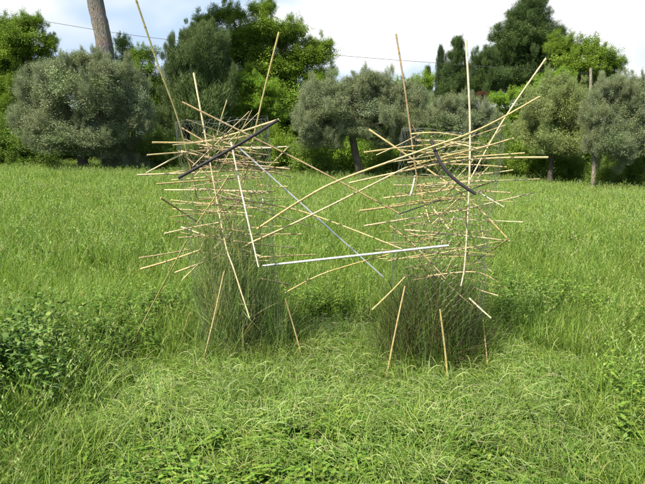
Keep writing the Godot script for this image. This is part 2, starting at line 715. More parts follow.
func build_trees() -> void:
	var olive := []
	var olive_mix := [Color(0.12, 0.160, 0.072), Color(0.15, 0.19, 0.096), Color(0.19, 0.225, 0.135), Color(0.09, 0.13, 0.048), Color(0.24, 0.27, 0.18)]
	for k in 3: olive.append(bough("olive", olive_mix, 4200, 0.115, 0.026, 0.8, M.olive_leaf))
	var oak_mix := [Color(0.15, 0.225, 0.026), Color(0.195, 0.275, 0.036), Color(0.11, 0.18, 0.022)]
	var oak := []
	for k in 3: oak.append(bough("broad", oak_mix, 1900, 0.105, 0.062, 0.3, M.broad_leaf))
	var lime_mix := [Color(0.19, 0.30, 0.035), Color(0.24, 0.34, 0.045), Color(0.14, 0.24, 0.03)]
	var lime := []
	for k in 2: lime.append(bough("broad", lime_mix, 1500, 0.12, 0.07, 0.3, M.broad_leaf))
	var dark_mix := [Color(0.125, 0.20, 0.032), Color(0.155, 0.23, 0.04), Color(0.10, 0.17, 0.028), Color(0.175, 0.24, 0.055)]
	var dark := []
	for k in 3: dark.append(bough("broad", dark_mix, 1500, 0.115, 0.06, 0.3, M.broad_leaf))
	var pine_mix := [Color(0.05, 0.09, 0.024), Color(0.07, 0.115, 0.03), Color(0.038, 0.07, 0.02)]
	var pine := []
	for k in 2: pine.append(bough("needle", pine_mix, 3600, 0.18, 0.022, 0.9, M.needle))
	var up_pine := []
	for k in 2: up_pine.append(bough("needle", [Color(0.05, 0.085, 0.026), Color(0.07, 0.11, 0.034), Color(0.085, 0.125, 0.04)], 2400, 0.3, 0.022, 3.0, M.needle))
	var cyp := [bough("needle", [Color(0.02, 0.04, 0.012), Color(0.03, 0.05, 0.016)], 2400, 0.2, 0.03, 3.0, M.needle)]
	var red := [bough("broad", [Color(0.10, 0.045, 0.035), Color(0.13, 0.06, 0.04), Color(0.07, 0.05, 0.03)], 900, 0.16, 0.1, 0.3, M.broad_leaf)]

	var feather := []
	for k in 2: feather.append(bough("olive", [Color(0.15, 0.20, 0.065), Color(0.18, 0.235, 0.08), Color(0.115, 0.165, 0.045), Color(0.23, 0.26, 0.13)], 1500, 0.17, 0.036, 1.2, M.olive_leaf))
	# far to near
	tree("pine_tree", "tall dark pine with a layered bushy crown rising into the clouds", "tree", "pines", pine, 46, 522,
		[[533, 2, 17, 16], [530, 20, 24, 16], [544, 34, 22, 14], [512, 34, 22, 14], [528, 46, 32, 15], [505, 56, 24, 13], [548, 60, 22, 14], [522, 68, 38, 16], [512, 84, 36, 18], [540, 86, 26, 16]], 10, 1.05, {"trunk": 0.3, "edge": 7})
	tree("pine_tree", "small slender conical pine beside the narrow cypress", "tree", "pines", pine, 44, 458,
		[[458, 46, 7, 10], [457, 58, 11, 10], [459, 72, 16, 13], [460, 88, 20, 16]], 9, 1.05, {"trunk": 0.18})
	tree("pine_tree", "low rounded dark pine tucked against the tall pine", "tree", "pines", pine, 43, 486,
		[[486, 58, 14, 13], [490, 74, 22, 16], [480, 88, 22, 14]], 9, 1.05, {"trunk": 0.18})
	tree("cypress_tree", "narrow dark pencil-shaped cypress", "tree", "", cyp, 48, 441, [[441, 53, 2.6, 9], [441, 64, 4.2, 14], [441, 80, 5.4, 16], [441, 96, 6, 14]], 8, 1.0, {"trunk": 0.15})
	tree("cypress_tree", "tiny far-off cypress left of the taller cypress's foot", "tree", "", cyp, 60, 427, [[428, 72, 2.6, 9], [429, 84, 3.4, 10]], 8, 1.0, {"trunk": 0.12})
	tree("broadleaf_tree", "rounded green deciduous tree right of the tall pine", "tree", "", oak, 42, 585,
		[[563, 44, 16, 15], [582, 50, 20, 16], [604, 58, 20, 13], [575, 66, 28, 18], [600, 74, 26, 16], [617, 66, 10, 9], [570, 86, 28, 16]], 9, 1.0, {"trunk": 0.25})
	tree("broadleaf_tree", "distant pale green trees' rounded crown below the cypress", "tree", "", lime, 54, 415,
		[[400, 88, 22, 12], [422, 84, 16, 14], [410, 100, 30, 14], [385, 94, 20, 12], [452, 98, 24, 14]], 6, 1.0, {"trunk": 0.2})
	tree("red_shrub", "reddish-leaved shrub below the pines", "shrub", "", red, 38, 482, [[480, 95, 11, 6], [488, 100, 10, 6]], 6, 1.0, {"trunk": 0.05})
	tree("oak_tree", "large deciduous tree with loose leafy sprays against the clouds", "tree", "", oak, 32, 262,
		[[206, 22, 16, 12], [232, 14, 22, 13], [262, 10, 15, 13], [218, 40, 24, 18], [254, 34, 30, 20], [288, 36, 26, 18], [318, 46, 16, 13], [305, 60, 30, 18], [276, 64, 34, 24], [240, 56, 30, 22], [320, 78, 18, 16], [296, 94, 36, 26], [250, 86, 36, 28], [282, 122, 40, 30], [230, 125, 28, 32], [315, 110, 22, 26]], 9, 1.0, {"trunk": 0.3, "edge": 9})
	tree("broadleaf_tree", "bright yellow-green young tree in front of the large deciduous tree", "tree", "", lime, 29, 256,
		[[246, 82, 18, 12], [266, 92, 22, 14], [250, 104, 26, 16], [275, 112, 18, 14], [240, 120, 20, 16]], 6, 1.0, {"trunk": 0.1})
	tree("conifer_tree", "dark bushy conifer with upright bristling shoots", "tree", "", up_pine, 28, 200,
		[[190, 38, 12, 16], [206, 34, 12, 15], [218, 46, 14, 18], [178, 58, 16, 22], [200, 62, 26, 26], [220, 78, 20, 26], [182, 92, 24, 30], [208, 112, 34, 34], [180, 130, 26, 26]], 8, 1.0, {"trunk": 0.22, "rise": 3.0})
	tree("broadleaf_tree", "green deciduous tree at the field edge left of the great bare trunk", "tree", "", oak, 30, 0,
		[[8, 26, 22, 16], [34, 24, 16, 12], [20, 46, 32, 22], [48, 42, 12, 11], [36, 62, 22, 18], [-14, 64, 34, 40], [14, 84, 32, 28], [-6, 118, 40, 34], [30, 118, 28, 28]], 9, 1.0, {"trunk": 0.3})
	tree("broadleaf_tree", "slight leafy tree between the big trunk and the dark conifer", "tree", "", dark, 29, 128,
		[[122, 44, 12, 10], [128, 58, 16, 12], [146, 56, 18, 12], [138, 74, 22, 18], [156, 84, 18, 22], [148, 112, 26, 30]], 6, 1.0, {"trunk": 0.12})
	tree("lime_shrub", "yellow-green leafy shrub between the right-hand olives and the pines", "shrub", "", lime, 30, 520,
		[[503, 100, 16, 9], [524, 94, 16, 10], [546, 84, 14, 12], [560, 78, 14, 12], [515, 112, 22, 14], [545, 104, 20, 16]], 6, 1.0, {"trunk": 0.1})

	# the great trunk, its crown high above the picture
	var tf := at(110, 165, 28.0)
	tf.y = ground_y(tf.x, -28.0)
	var big := thing("pine_tree", "thick bare grey-brown trunk rising behind the left olive", "tree", tf, "")
	var tp := smooth_path([Vector3(0, -0.2, 0), at(106, 60, 28) - tf, at(95, 0, 28) - tf, at(88, -60, 28) - tf, at(84, -130, 28) - tf], 0.2)
	var tr := PackedFloat32Array()
	var tc := PackedColorArray()
	for k in tp.size():
		tr.append(0.40 * (1.0 - 0.3 * k / tp.size()) * rnd(0.96, 1.04))
		tc.append(vary(Color(0.17, 0.16, 0.145), 0.12))
	put(tube(tp, tr, tc, 14, M.bark), "trunk", big)
	var cp := []
	var ct := []
	for k in 34:
		var c := at(84, -175, 28) - tf + ball() * Vector3(3.2, 0.7, 3.2) * pow(rng.randf(), 0.4)
		cp.append(Transform3D(Basis(Vector3.UP, rng.randf() * TAU).scaled(Vector3.ONE * rnd(0.8, 1.2)), c))
		ct.append(Color.WHITE)
	scatter(pine[0], cp, ct, "crown", big).set_meta("kind", "stuff")

	# olives
	tree("olive_tree", "broad silvery olive tree in front of the great bare trunk", "olive tree", "olive trees", olive, 25, 84,
		[[84, 62, 26, 15], [58, 72, 26, 18], [112, 74, 26, 18], [36, 96, 26, 26], [84, 92, 42, 30], [132, 98, 22, 26], [50, 122, 34, 24], [110, 124, 38, 26], [142, 120, 14, 20], [24, 118, 16, 22], [80, 142, 48, 20]], 8, 1.0, {"trunk": 0.2})
	tree("olive_tree", "silvery olive tree with a leaning dark trunk in the middle of the row", "olive tree", "olive trees", olive, 24, 366,
		[[318, 96, 20, 20], [340, 88, 24, 18], [368, 82, 22, 15], [392, 90, 22, 18], [414, 98, 16, 18], [330, 114, 32, 22], [372, 108, 34, 22], [404, 118, 24, 22], [308, 122, 18, 22], [322, 138, 26, 16], [398, 136, 28, 16], [352, 128, 30, 16]], 9, 1.0, {"trunk": 0.15, "fork": at(352, 134, 24)})
	tree("olive_tree", "smaller pale olive tree below the cypress and pines", "olive tree", "olive trees", olive, 29, 452,
		[[440, 108, 22, 14], [462, 104, 18, 13], [480, 114, 20, 14], [455, 124, 34, 18], [424, 118, 12, 12], [486, 130, 20, 16]], 8, 1.0, {"trunk": 0.14})
	tree("olive_tree", "feathery upright olive tree in front of the lime-green shrub", "olive tree", "olive trees", feather, 24, 552,
		[[556, 84, 18, 14], [574, 94, 14, 18], [536, 108, 20, 20], [560, 114, 28, 26], [530, 132, 16, 22], [552, 142, 28, 24], [576, 132, 14, 26]], 8, 1.0, {"trunk": 0.1})
	tree("olive_tree", "dense dusky olive tree with a straight stem at the field's edge", "olive tree", "olive trees", olive, 21.5, 594,
		[[606, 90, 18, 16], [630, 86, 22, 16], [596, 112, 18, 22], [622, 116, 28, 26], [650, 104, 24, 26], [592, 138, 12, 20], [616, 146, 24, 24], [646, 140, 28, 30], [672, 120, 26, 34]], 8, 1.0, {"trunk": 0.07, "bark": Color(0.2, 0.18, 0.14), "fork": at(594, 140, 21.5)})

	# undergrowth closing the foot of the row
	var looks := ["low green bush at the foot of %s"]
	var bushes := [
		[8, 26, [[4, 144, 26, 20], [-20, 138, 30, 28]], dark, "the field-edge deciduous tree"], [32, 27, [[36, 148, 22, 16]], dark, "the broad olive, on its deciduous-tree side"],
		[124, 26, [[122, 148, 22, 16]], olive, "the broad olive, on its conifer side"], [152, 26.5, [[152, 146, 20, 20]], dark, "the slight leafy tree"],
		[182, 26, [[182, 148, 22, 16]], dark, "the bristling conifer, seen through the slender sculpture"], [216, 26.5, [[214, 148, 24, 18]], dark, "the bristling conifer beside the yellow-green tree"],
		[250, 27, [[248, 146, 24, 20]], dark, "the yellow-green young tree"], [282, 27, [[282, 146, 26, 22]], oak, "the large deciduous tree"],
		[312, 25.5, [[312, 150, 20, 16]], dark, "the large deciduous tree beside the middle olive"], [340, 27, [[340, 146, 22, 18]], lime, "the middle olive beside its leaning trunk"],
		[384, 27, [[384, 146, 24, 18]], dark, "the middle olive, right behind its trunk"], [414, 27, [[414, 146, 22, 18]], lime, "the middle olive on its cypress side"],
		[442, 28, [[442, 146, 24, 18]], dark, "the smaller pale olive on its cypress side"], [474, 28, [[474, 148, 24, 18]], dark, "the smaller pale olive under the pines"],
		[504, 27, [[504, 148, 22, 22]], dark, "the lime-green shrub beside the pale olive"], [530, 26, [[530, 152, 20, 18]], oak, "the feathery olive on its pine side"],
		[566, 25, [[566, 160, 22, 18]], dark, "the feathery olive beside the straight-stemmed olive"], [606, 23.5, [[604, 164, 18, 18]], dark, "the straight-stemmed dusky olive"],
		[636, 22.5, [[634, 168, 22, 20], [668, 164, 26, 26]], dark, "the dusky olive at the corner of the field"],
		[490, 34, [[494, 128, 30, 20]], dark, "the pines, behind the pale olive"], [350, 36, [[345, 122, 40, 24]], dark, "the large deciduous tree, behind the middle olive"],
		[60, 33, [[60, 130, 50, 34]], dark, "the great bare trunk, behind the broad olive"], [590, 30, [[590, 125, 50, 40]], dark, "the utility pole, behind the dusky olive"], [400, 38, [[410, 122, 40, 20]], dark, "the distant pale green crown"],
		[100, 36, [[110, 118, 44, 36]], dark, "the great bare trunk, far behind"], [200, 35, [[195, 124, 46, 38]], dark, "the bristling conifer, on its far side"], [270, 36, [[275, 124, 44, 36]], dark, "the large deciduous tree, on its far side"],
		[320, 37, [[325, 122, 36, 30]], dark, "the large deciduous tree, beyond the middle olive's shade"], [375, 38, [[378, 122, 36, 28]], dark, "the middle olive, far behind its trunk"], [450, 37, [[448, 126, 40, 28]], dark, "the narrow cypress, behind the pale olive"],
		[540, 35, [[540, 124, 40, 38]], dark, "the tall pine, behind the feathery olive"], [640, 32, [[640, 122, 44, 44]], dark, "the round deciduous tree, beyond the dusky olive"], [20, 35, [[15, 122, 50, 40]], dark, "the field-edge deciduous tree, on its far side"]]
	for b in bushes:
		var l: String = looks[0] % b[4]
		if b[3] == olive: l = l.replace("low green", "low grey-green")
		if b[3] == lime: l = l.replace("low green", "low bright")
		if b[3] == oak: l = l.replace("low green", "low leafy")
		for q in (b[2] as Array).duplicate(): 
			var low: float = 140.0 + (1.6 - ground_y(at(q[0], 165, b[1]).x, -b[1])) * 630.0 / b[1]
			(b[2] as Array).append([q[0], (q[1] + low) * 0.5, q[2] * 1.2, (low - q[1]) * 0.75])
			(b[2] as Array).append([q[0] + 6, low - 5, q[2] * 1.1, 8])
		tree("bush", l, "bush", "bushes under the tree row", b[3], b[1], b[0], b[2], 7, 1.0, {"trunk": 0.03})


func build_utility_line() -> void:
	var depth := 34.0
	var foot := at(591, 165, depth)
	foot.y = ground_y(foot.x, -depth)
	var top := at(591, 68, depth)
	var pole := thing("utility_pole", "slim grey utility pole rising behind the right-hand olives", "pole", foot)
	put(tube(PackedVector3Array([Vector3(0, -0.3, 0), (top - foot) * 0.5, top - foot]), PackedFloat32Array([0.10, 0.085, 0.07]), PackedColorArray([Color(0.3, 0.28, 0.25), Color(0.3, 0.28, 0.25), Color(0.3, 0.28, 0.25)]), 10, M.bark), "shaft", pole)
	var ends := [at(46, 21.5, depth), at(163, 39, depth), at(340, 55.5, depth), at(480, 66, depth), at(591, 73, depth)]
	ends.push_front(at(-70, 0, depth))
	var path := smooth_path(ends, 0.5)
	var rad := PackedFloat32Array()
	var col := PackedColorArray()
	for p in path:
		rad.append(0.011)
		col.append(Color.WHITE)
	var wire := put(tube(path, rad, col, 5, M.cable), "power_cable", self)
	tag(wire, "thin dark cable sagging across the sky behind the trees", "cable")
	var f2 := at(-70, 165, depth)
	f2.y = ground_y(f2.x, -depth)
	var t2 := at(-70, -6, depth)
	var pole2 := thing("utility_pole", "slim grey utility pole carrying the cable's far end beyond the deciduous tree", "pole", f2)
	put(tube(PackedVector3Array([Vector3(0, -0.3, 0), t2 - f2]), PackedFloat32Array([0.12, 0.08]), PackedColorArray([Color(0.3, 0.28, 0.25), Color(0.3, 0.28, 0.25)]), 10, M.bark), "shaft", pole2)


func shapes(sheets: Array) -> Array:
	var out := []
	for q in sheets: out.append(loose(q))
	return out


func spot(x: float, d: float, h: float, wide: float, tilt: float) -> Transform3D:
	var a := rng.randf() * TAU
	var b := Basis(Vector3(cos(a), 0, sin(a)), rnd(-tilt, tilt)) * Basis(Vector3.UP, rng.randf() * TAU) * Basis.from_scale(Vector3(wide, h, wide))
	return Transform3D(b, Vector3(x, ground_y(x, -d) - 0.005, -d))


func tone(x: float, d: float) -> int:
	return clampi(int(round(3.0 + 3.2 * lump.get_noise_2d(x * 28.0 + 300.0, d * 28.0) + rnd(-1.6, 1.6))), 0, 6)


func build_meadow() -> void:
	var mixes := [[G_MID, G_MID, G_LIGHT, G_DEEP], [G_MID, G_LIGHT, G_LIGHT, G_PALE], [G_MID, G_DEEP, G_LIGHT, G_MID]]
	var near := []
	var far := []
	for m in mixes:
		near.append(grass_tuft(13, 0.16, 0.012, m, 0.1, 0.8, 3))
		near.append(grass_tuft(13, 0.16, 0.012, m, 0.1, 0.8, 3))
		far.append(grass_tuft(18, 0.42, 0.024, m + [G_LIGHT, G_PALE], 0.1, 0.6, 3))
	near = shapes(near)
	far = shapes(far)
	var seeds := shapes([seed_stems(5, 0.3, 0.006), seed_stems(5, 0.3, 0.006)])
	var seeds_far := shapes([seed_stems(8, 0.6, 0.010), seed_stems(8, 0.6, 0.010)])
	var short := shapes([grass_tuft(9, 0.5, 0.05, [G_MID, G_LIGHT, G_LIGHT, G_PALE], 0.4, 1.3, 3), grass_tuft(9, 0.5, 0.05, [G_MID, G_LIGHT, G_DEEP], 0.4, 1.3, 3)])
	var mats := shapes([lying_mat(32, 0.12), lying_mat(32, 0.12), lying_mat(32, 0.12)])
	var leafy_mix := [Color(0.095, 0.175, 0.026), Color(0.13, 0.215, 0.036), Color(0.07, 0.14, 0.022), Color(0.16, 0.23, 0.055)]
	var rosettes := shapes([weed_plant(9, 0.042, leafy_mix, false), weed_plant(9, 0.032, leafy_mix, false), weed_plant(6, 0.045, leafy_mix, false)])
	var weeds := shapes([weed_plant(7, 0.16, leafy_mix, true), weed_plant(8, 0.12, leafy_mix, true), weed_plant(8, 0.09, leafy_mix, true)])
	var deep_mix := [Color(0.065, 0.13, 0.022), Color(0.09, 0.16, 0.03), Color(0.05, 0.105, 0.02), Color(0.13, 0.19, 0.06)]
	var dark_weeds := shapes([weed_plant(7, 0.15, deep_mix, true), weed_plant(8, 0.11, deep_mix, true), weed_plant(6, 0.19, deep_mix, true)])
	var tall_heap := Heap.new()
	var seed_heap := Heap.new()
	var short_heap := Heap.new()
	var mat_heap := Heap.new()
	var rosette_heap := Heap.new()
	var weed_heap := Heap.new()
	var any := func(list: Array) -> Array: return list[rng.randi() % list.size()]
	# bands: [from, to, per square metre]
	for band in [[1.7, 3.0, 480], [3.0, 5.0, 400], [5.0, 7.6, 210]]:
		var d0: float = band[0]
		var d1: float = band[1]
		var reach := d1 * 0.54 + 1.1
		for k in int(band[2] * (d1 - d0) * reach * 2.0):
			var d := rnd(d0, d1)
			var x := rnd(-reach, reach)
			if absf(x) > d * 0.54 + 1.1: continue
			var t := tallness(x, d)
			var h := 0.36 + 0.09 * lump.get_noise_2d(x * 45.0, d * 45.0)
			if rng.randf() < t:
				tall_heap.drop(any.call(near), spot(x, d, h * rnd(0.6, 1.15) * (0.45 + 0.55 * t), rnd(0.35, 0.5), 0.22), tone(x, d))
				if rng.randf() < 0.035: seed_heap.drop(any.call(seeds), spot(x, d, h * rnd(1.0, 1.3), 0.5, 0.15), tone(x, d))
			else:
				if rng.randf() < 0.05 + 0.10 * smoothstep(0.05, 0.35, lump.get_noise_2d(x * 90.0 + 400.0, d * 90.0)): tall_heap.drop(any.call(near), spot(x, d, rnd(0.12, 0.30), rnd(0.3, 0.45), 0.5), tone(x, d))
				var leafpart := clampf(0.36 + 0.7 * lump.get_noise_2d(x * 70.0 + 77.0, d * 70.0) + smoothstep(3.3, 2.6, d) * 0.3, 0.0, 0.9)
				if rng.randf() < leafpart * 0.7: rosette_heap.drop(any.call(rosettes), spot(x, d, rnd(0.7, 1.3), rnd(0.6, 1.1), 0.3), tone(x, d))
				elif rng.randf() < 0.8: short_heap.drop(any.call(short), spot(x, d, rnd(0.05, 0.15) * (0.8 + 0.5 * smoothstep(3.4, 2.6, d)), rnd(0.07, 0.13), 0.45), tone(x, d))
				if rng.randf() < 0.16 + 0.5 * smoothstep(1.3, 0.5, absf(d - 4.2)):
					var swirl := Basis(Vector3.UP, 9.0 * lump.get_noise_2d(x * 55.0 + 31.0, d * 55.0) + rnd(-0.35, 0.35))
					var lie := Basis(Vector3.RIGHT, rnd(-0.15, 0.15)) * swirl * Basis.from_scale(Vector3(1, rnd(0.9, 1.8), 1) * rnd(0.75, 1.1))
					mat_heap.drop(any.call(mats), Transform3D(lie, Vector3(x, ground_y(x, -d) + rnd(0.0, 0.03), -d)), tone(x, d))
	# leafy weeds: the thicket at the left edge, along the clearing's rim, and the green mound behind on the right
	for w in [[-2.02, 3.8, 0.36, 0.7, 170, 0.64], [-1.9, 2.8, 0.4, 0.4, 80, 0.22], [1.75, 5.7, 0.6, 0.7, 170, 0.42], [2.5, 4.6, 0.4, 0.9, 50, 0.36], [2.05, 3.4, 0.3, 0.5, 70, 0.42], [-0.1, 5.7, 0.7, 0.35, 100, 0.32], [-1.5, 5.5, 0.6, 0.4, 110, 0.34], [1.9, 2.9, 0.35, 0.4, 40, 0.3], [0.6, 2.5, 1.2, 0.3, 150, 0.13], [-0.9, 2.7, 0.6, 0.4, 120, 0.15], [0.4, 3.2, 1.2, 0.5, 110, 0.10], [-1.7, 4.6, 0.3, 0.5, 50, 0.4], [0.0, 6.8, 3.4, 0.9, 260, 0.34]]:
		for k in int(w[4]):
			var x: float = w[0] + rng.randfn() * w[2] * 0.6
			var d: float = w[1] + rng.randfn() * w[3] * 0.6
			if d > 2.0: weed_heap.drop(any.call(weeds if w[5] < 0.6 else dark_weeds), spot(x, d, w[5] * rnd(0.6, 1.1), rnd(0.3, 0.5), 0.25), tone(x, d))
	for f in [on_ground(244, 354), on_ground(431, 360)]:
		for k in 420:
			var a := rng.randf() * TAU
			var r := rnd(0.10, 0.62)
			var x: float = f.x + cos(a) * r
			var d: float = -f.z + sin(a) * r
			if rng.randf() < 0.35 and d < -f.z - 0.3: continue
			tall_heap.drop(any.call(near), spot(x, d, rnd(0.12, 0.55) * (1.1 - r), rnd(0.28, 0.42), 0.35), tone(x, d))
	var meadow := thing("meadow_grass", "tall green meadow grass with pale seed heads around the clearing", "grass", Vector3.ZERO, "", "stuff")
	put(tall_heap.mesh(M.grass), "grass_tufts", meadow)
	put(seed_heap.mesh(M.grass), "seed_heads", meadow)
	# farther off, square sods of the same grass, laid edge to edge
	for field in [[7.5, 12.0, 1.5, 120.0, near, seeds, 3, 0.62], [12.0, 34.0, 2.0, 60.0, far, seeds_far, 3, 0.62]]:
		var side: float = field[2]
		var sods := []
		for k in int(field[6]):
			var heap := Heap.new()
			for q in int(field[3] * side * side):
				var a := rng.randf() * TAU
				var lean := Basis(Vector3(cos(a), 0, sin(a)), rnd(-0.2, 0.2)) * Basis(Vector3.UP, rng.randf() * TAU) * Basis.from_scale(Vector3(field[7], 0.37 * rnd(0.65, 1.25), field[7]))
				var p := Vector3(rnd(-0.5, 0.5) * side, 0, rnd(-0.5, 0.5) * side)
				heap.drop(any.call(field[4]), Transform3D(lean, p), rng.randi() % 7)
				if side < 1.8 and rng.randf() < 0.06: heap.drop(any.call(weeds), Transform3D(lean, p), rng.randi() % 7)
				if rng.randf() < 0.07: heap.drop(any.call(field[5]), Transform3D(Basis(Vector3.UP, rng.randf() * TAU) * Basis.from_scale(Vector3(field[7], 0.37 * rnd(0.95, 1.3), field[7])), p), rng.randi() % 7)
			sods.append(heap.mesh(M.grass))
		var places := [[], [], []]
		var tints := [[], [], []]
		var d: float = field[0] + side * 0.5
		while d < field[1]:
			var nx := int(ceil((d * 0.54 + 1.6) / side))
			for c in range(-nx, nx + 1):
				var x := c * side
				var k := rng.randi() % 3
				(places[k] as Array).append(Transform3D(Basis(Vector3.UP, PI / 2 * (rng.randi() % 4)) * Basis.from_scale(Vector3(1, rnd(0.92, 1.1), 1)), Vector3(x, ground_y(x, -d) - 0.01, -d)))
				(tints[k] as Array).append(Color.WHITE)
			d += side
		for k in 3: scatter(sods[k], places[k], tints[k], "grass_sods", meadow)
	var flowers := Heap.new()
	var head := Sheet.new()
	blade(head, Vector3.ZERO, 0.0, 1.0, 0.1, 0.004, G_MID, 2)
	for k in 9: diamond(head, Vector3(0.1, 0.95, 0), Vector3(cos(k * 0.7), 0.35, sin(k * 0.7)).normalized(), Vector3.UP, 0.013, 0.009, Color(0.62, 0.45, 0.03))
	var bloom := loose(head)
	for k in 46:
		var p := on_ground(158 + rng.randfn() * 14, 236 + rng.randfn() * 9)
		flowers.drop(bloom, spot(p.x, -p.z, rnd(0.34, 0.46), 1.0, 0.1), rng.randi() % 7)
	tag(put(flowers.mesh(M.grass), "yellow_flowers", self), "loose patch of tiny yellow flowers in the meadow grass", "flowers", "", "stuff")
	for sp in [[547, 478, 526, 402, 0.0], [575, 448, 553, 408, 0.0]]:
		var g := on_ground(sp[0], sp[1])
		var e := at(sp[2], sp[3], -g.z - 0.02)
		var stalk := thing("grass_spike", "lone dark grass spike leaning over the trodden grass" if sp[0] < 560 else "shorter dark grass spike behind the lone leaning one", "grass spike", g)
		var pth := smooth_path([Vector3.ZERO, (e - g) * 0.5 + Vector3(0.02, 0, 0), e - g], 0.02)
		var n := pth.size()
		var half := int(n * 0.62)
		var ra := PackedFloat32Array()
		var ca := PackedColorArray()
		for k in half + 1:
			ra.append(0.0016)
			ca.append(Color(0.07, 0.12, 0.03))
		put(tube(pth.slice(0, half + 1), ra, ca, 5, M.cane), "stem", stalk)
		var ear := Sheet.new()
		for k in 150:
			var q := pth[clampi(half + int(rng.randf() * (n - half)), 0, n - 1)]
			diamond(ear, q, ((e - g).normalized() * 1.6 + ball()).normalized(), ball(), 0.014, 0.004, vary(Color(0.075, 0.105, 0.04), 0.3))
		put(ear.mesh(M.grass), "ear", stalk)
	var patches := Heap.new()
	for k in 5200:
		var d := 6.5 + 22.0 * pow(rng.randf(), 0.75)
		var x := rnd(-1, 1) * (d * 0.54 + 1.0)
		var n := lump.get_noise_2d(x * 26.0 + 900.0, d * 26.0)
		if n < 0.0 and rng.randf() < 0.75: continue
		patches.drop(any.call(near), spot(x, d, 0.38 * rnd(0.9, 1.35), rnd(0.5, 0.9), 0.25), clampi(int(3.0 + 5.0 * lump.get_noise_2d(x * 12.0, d * 12.0 + 500.0) + rnd(-1.5, 1.5)), 0, 6))
		if rng.randf() < 0.15: patches.drop(any.call(seeds), spot(x, d, 0.38 * rnd(1.0, 1.4), 0.9, 0.2), rng.randi() % 7)
	put(patches.mesh(M.grass), "taller_tufts", meadow)
	var trod := thing("trodden_grass", "flattened pale cut grass around the feet of the sculptures", "grass", Vector3.ZERO, "", "stuff")
	put(mat_heap.mesh(M.grass), "lying_stalks", trod)
	put(short_heap.mesh(M.grass), "short_grass", trod)
	var weed := thing("leafy_weeds", "low broad-leaved green weeds among the trodden grass and along its rim", "weeds", Vector3.ZERO, "", "stuff")
	put(rosette_heap.mesh(M.weed), "rosettes", weed)
	put(weed_heap.mesh(M.weed), "leafy_stems", weed)
	print("triangles near: ", (tall_heap.v.size() + seed_heap.v.size() + mat_heap.v.size() + short_heap.v.size() + rosette_heap.v.size() + weed_heap.v.size()) / 3)


# ---------------------------------------------------------------- the two sculptures
func netting(foot: Vector3, top: Vector3, radius: float, cells: int, rows: int) -> ArrayMesh:
	var s := Sheet.new()
	var axis := (top - foot)
	var u := axis.normalized().cross(Vector3(0, 0, 1)).normalized()
	var w := u.cross(axis.normalized())
	var node := func(c: float, r: float) -> Vector3:
		var a := TAU * c / cells
		var t := r / rows
		var q := Vector3(cos(a), t * 3.0, sin(a)) * 40.0
		var rr := radius * (1.0 + 0.12 * lump.get_noise_3d(q.x, q.y, q.z)) * (0.90 + 0.08 * t)
		var yy := t + 0.012 * lump.get_noise_3d(q.x * 2.0, q.y * 2.0 + 40.0, q.z * 2.0)
		return axis * yy + (u * cos(a) + w * sin(a)) * rr
	var strand := func(a: Vector3, b: Vector3, r: float) -> void:
		var d := (b - a).normalized()
		var e := d.cross(Vector3(0.3, 0.9, 0.31)).normalized() * r
		var g := d.cross(e)
		var first := s.v.size()
		for k in 3:
			var o: Vector3 = e * cos(TAU * k / 3) + g * sin(TAU * k / 3)
			s.add(a + o, Color.WHITE)
			s.add(b + o, Color.WHITE)
		for k in 3:
			var p := first + 2 * k
			var q := first + 2 * ((k + 1) % 3)
			s.tri(p, p + 1, q); s.tri(q, p + 1, q + 1)
	for r in rows:                                          # hexagons: a slanted pair and an upright twist
		var off := 0.5 if r % 2 else 0.0
		for c in cells:
			var a: Vector3 = node.call(c + off, r)
			var b: Vector3 = node.call(c + off, r + 0.45)
			strand.call(a, b, 0.0009)
			strand.call(b, node.call(c + off + 0.5, r + 1), 0.0006)
			strand.call(b, node.call(c + off - 0.5, r + 1), 0.0006)
	for c in cells: strand.call(node.call(c, rows), node.call(c + 1, rows), 0.0014)
	return s.mesh(M.wire)


func stems(count: int, long: float, w: float, mix: Array, wild: float) -> Sheet:
	var s := Sheet.new()
	for k in count:
		var r := sqrt(rng.randf()) * 0.05
		var a := rng.randf() * TAU
		blade(s, Vector3(cos(a) * r, rnd(-0.05, 0.05), sin(a) * r), rng.randf() * TAU, long * rnd(0.5, 1.1), rnd(0.0, wild), w * rnd(0.6, 1.4), vary(mix[rng.randi() % mix.size()], 0.3), 4, rnd(-1, 1))
	return s


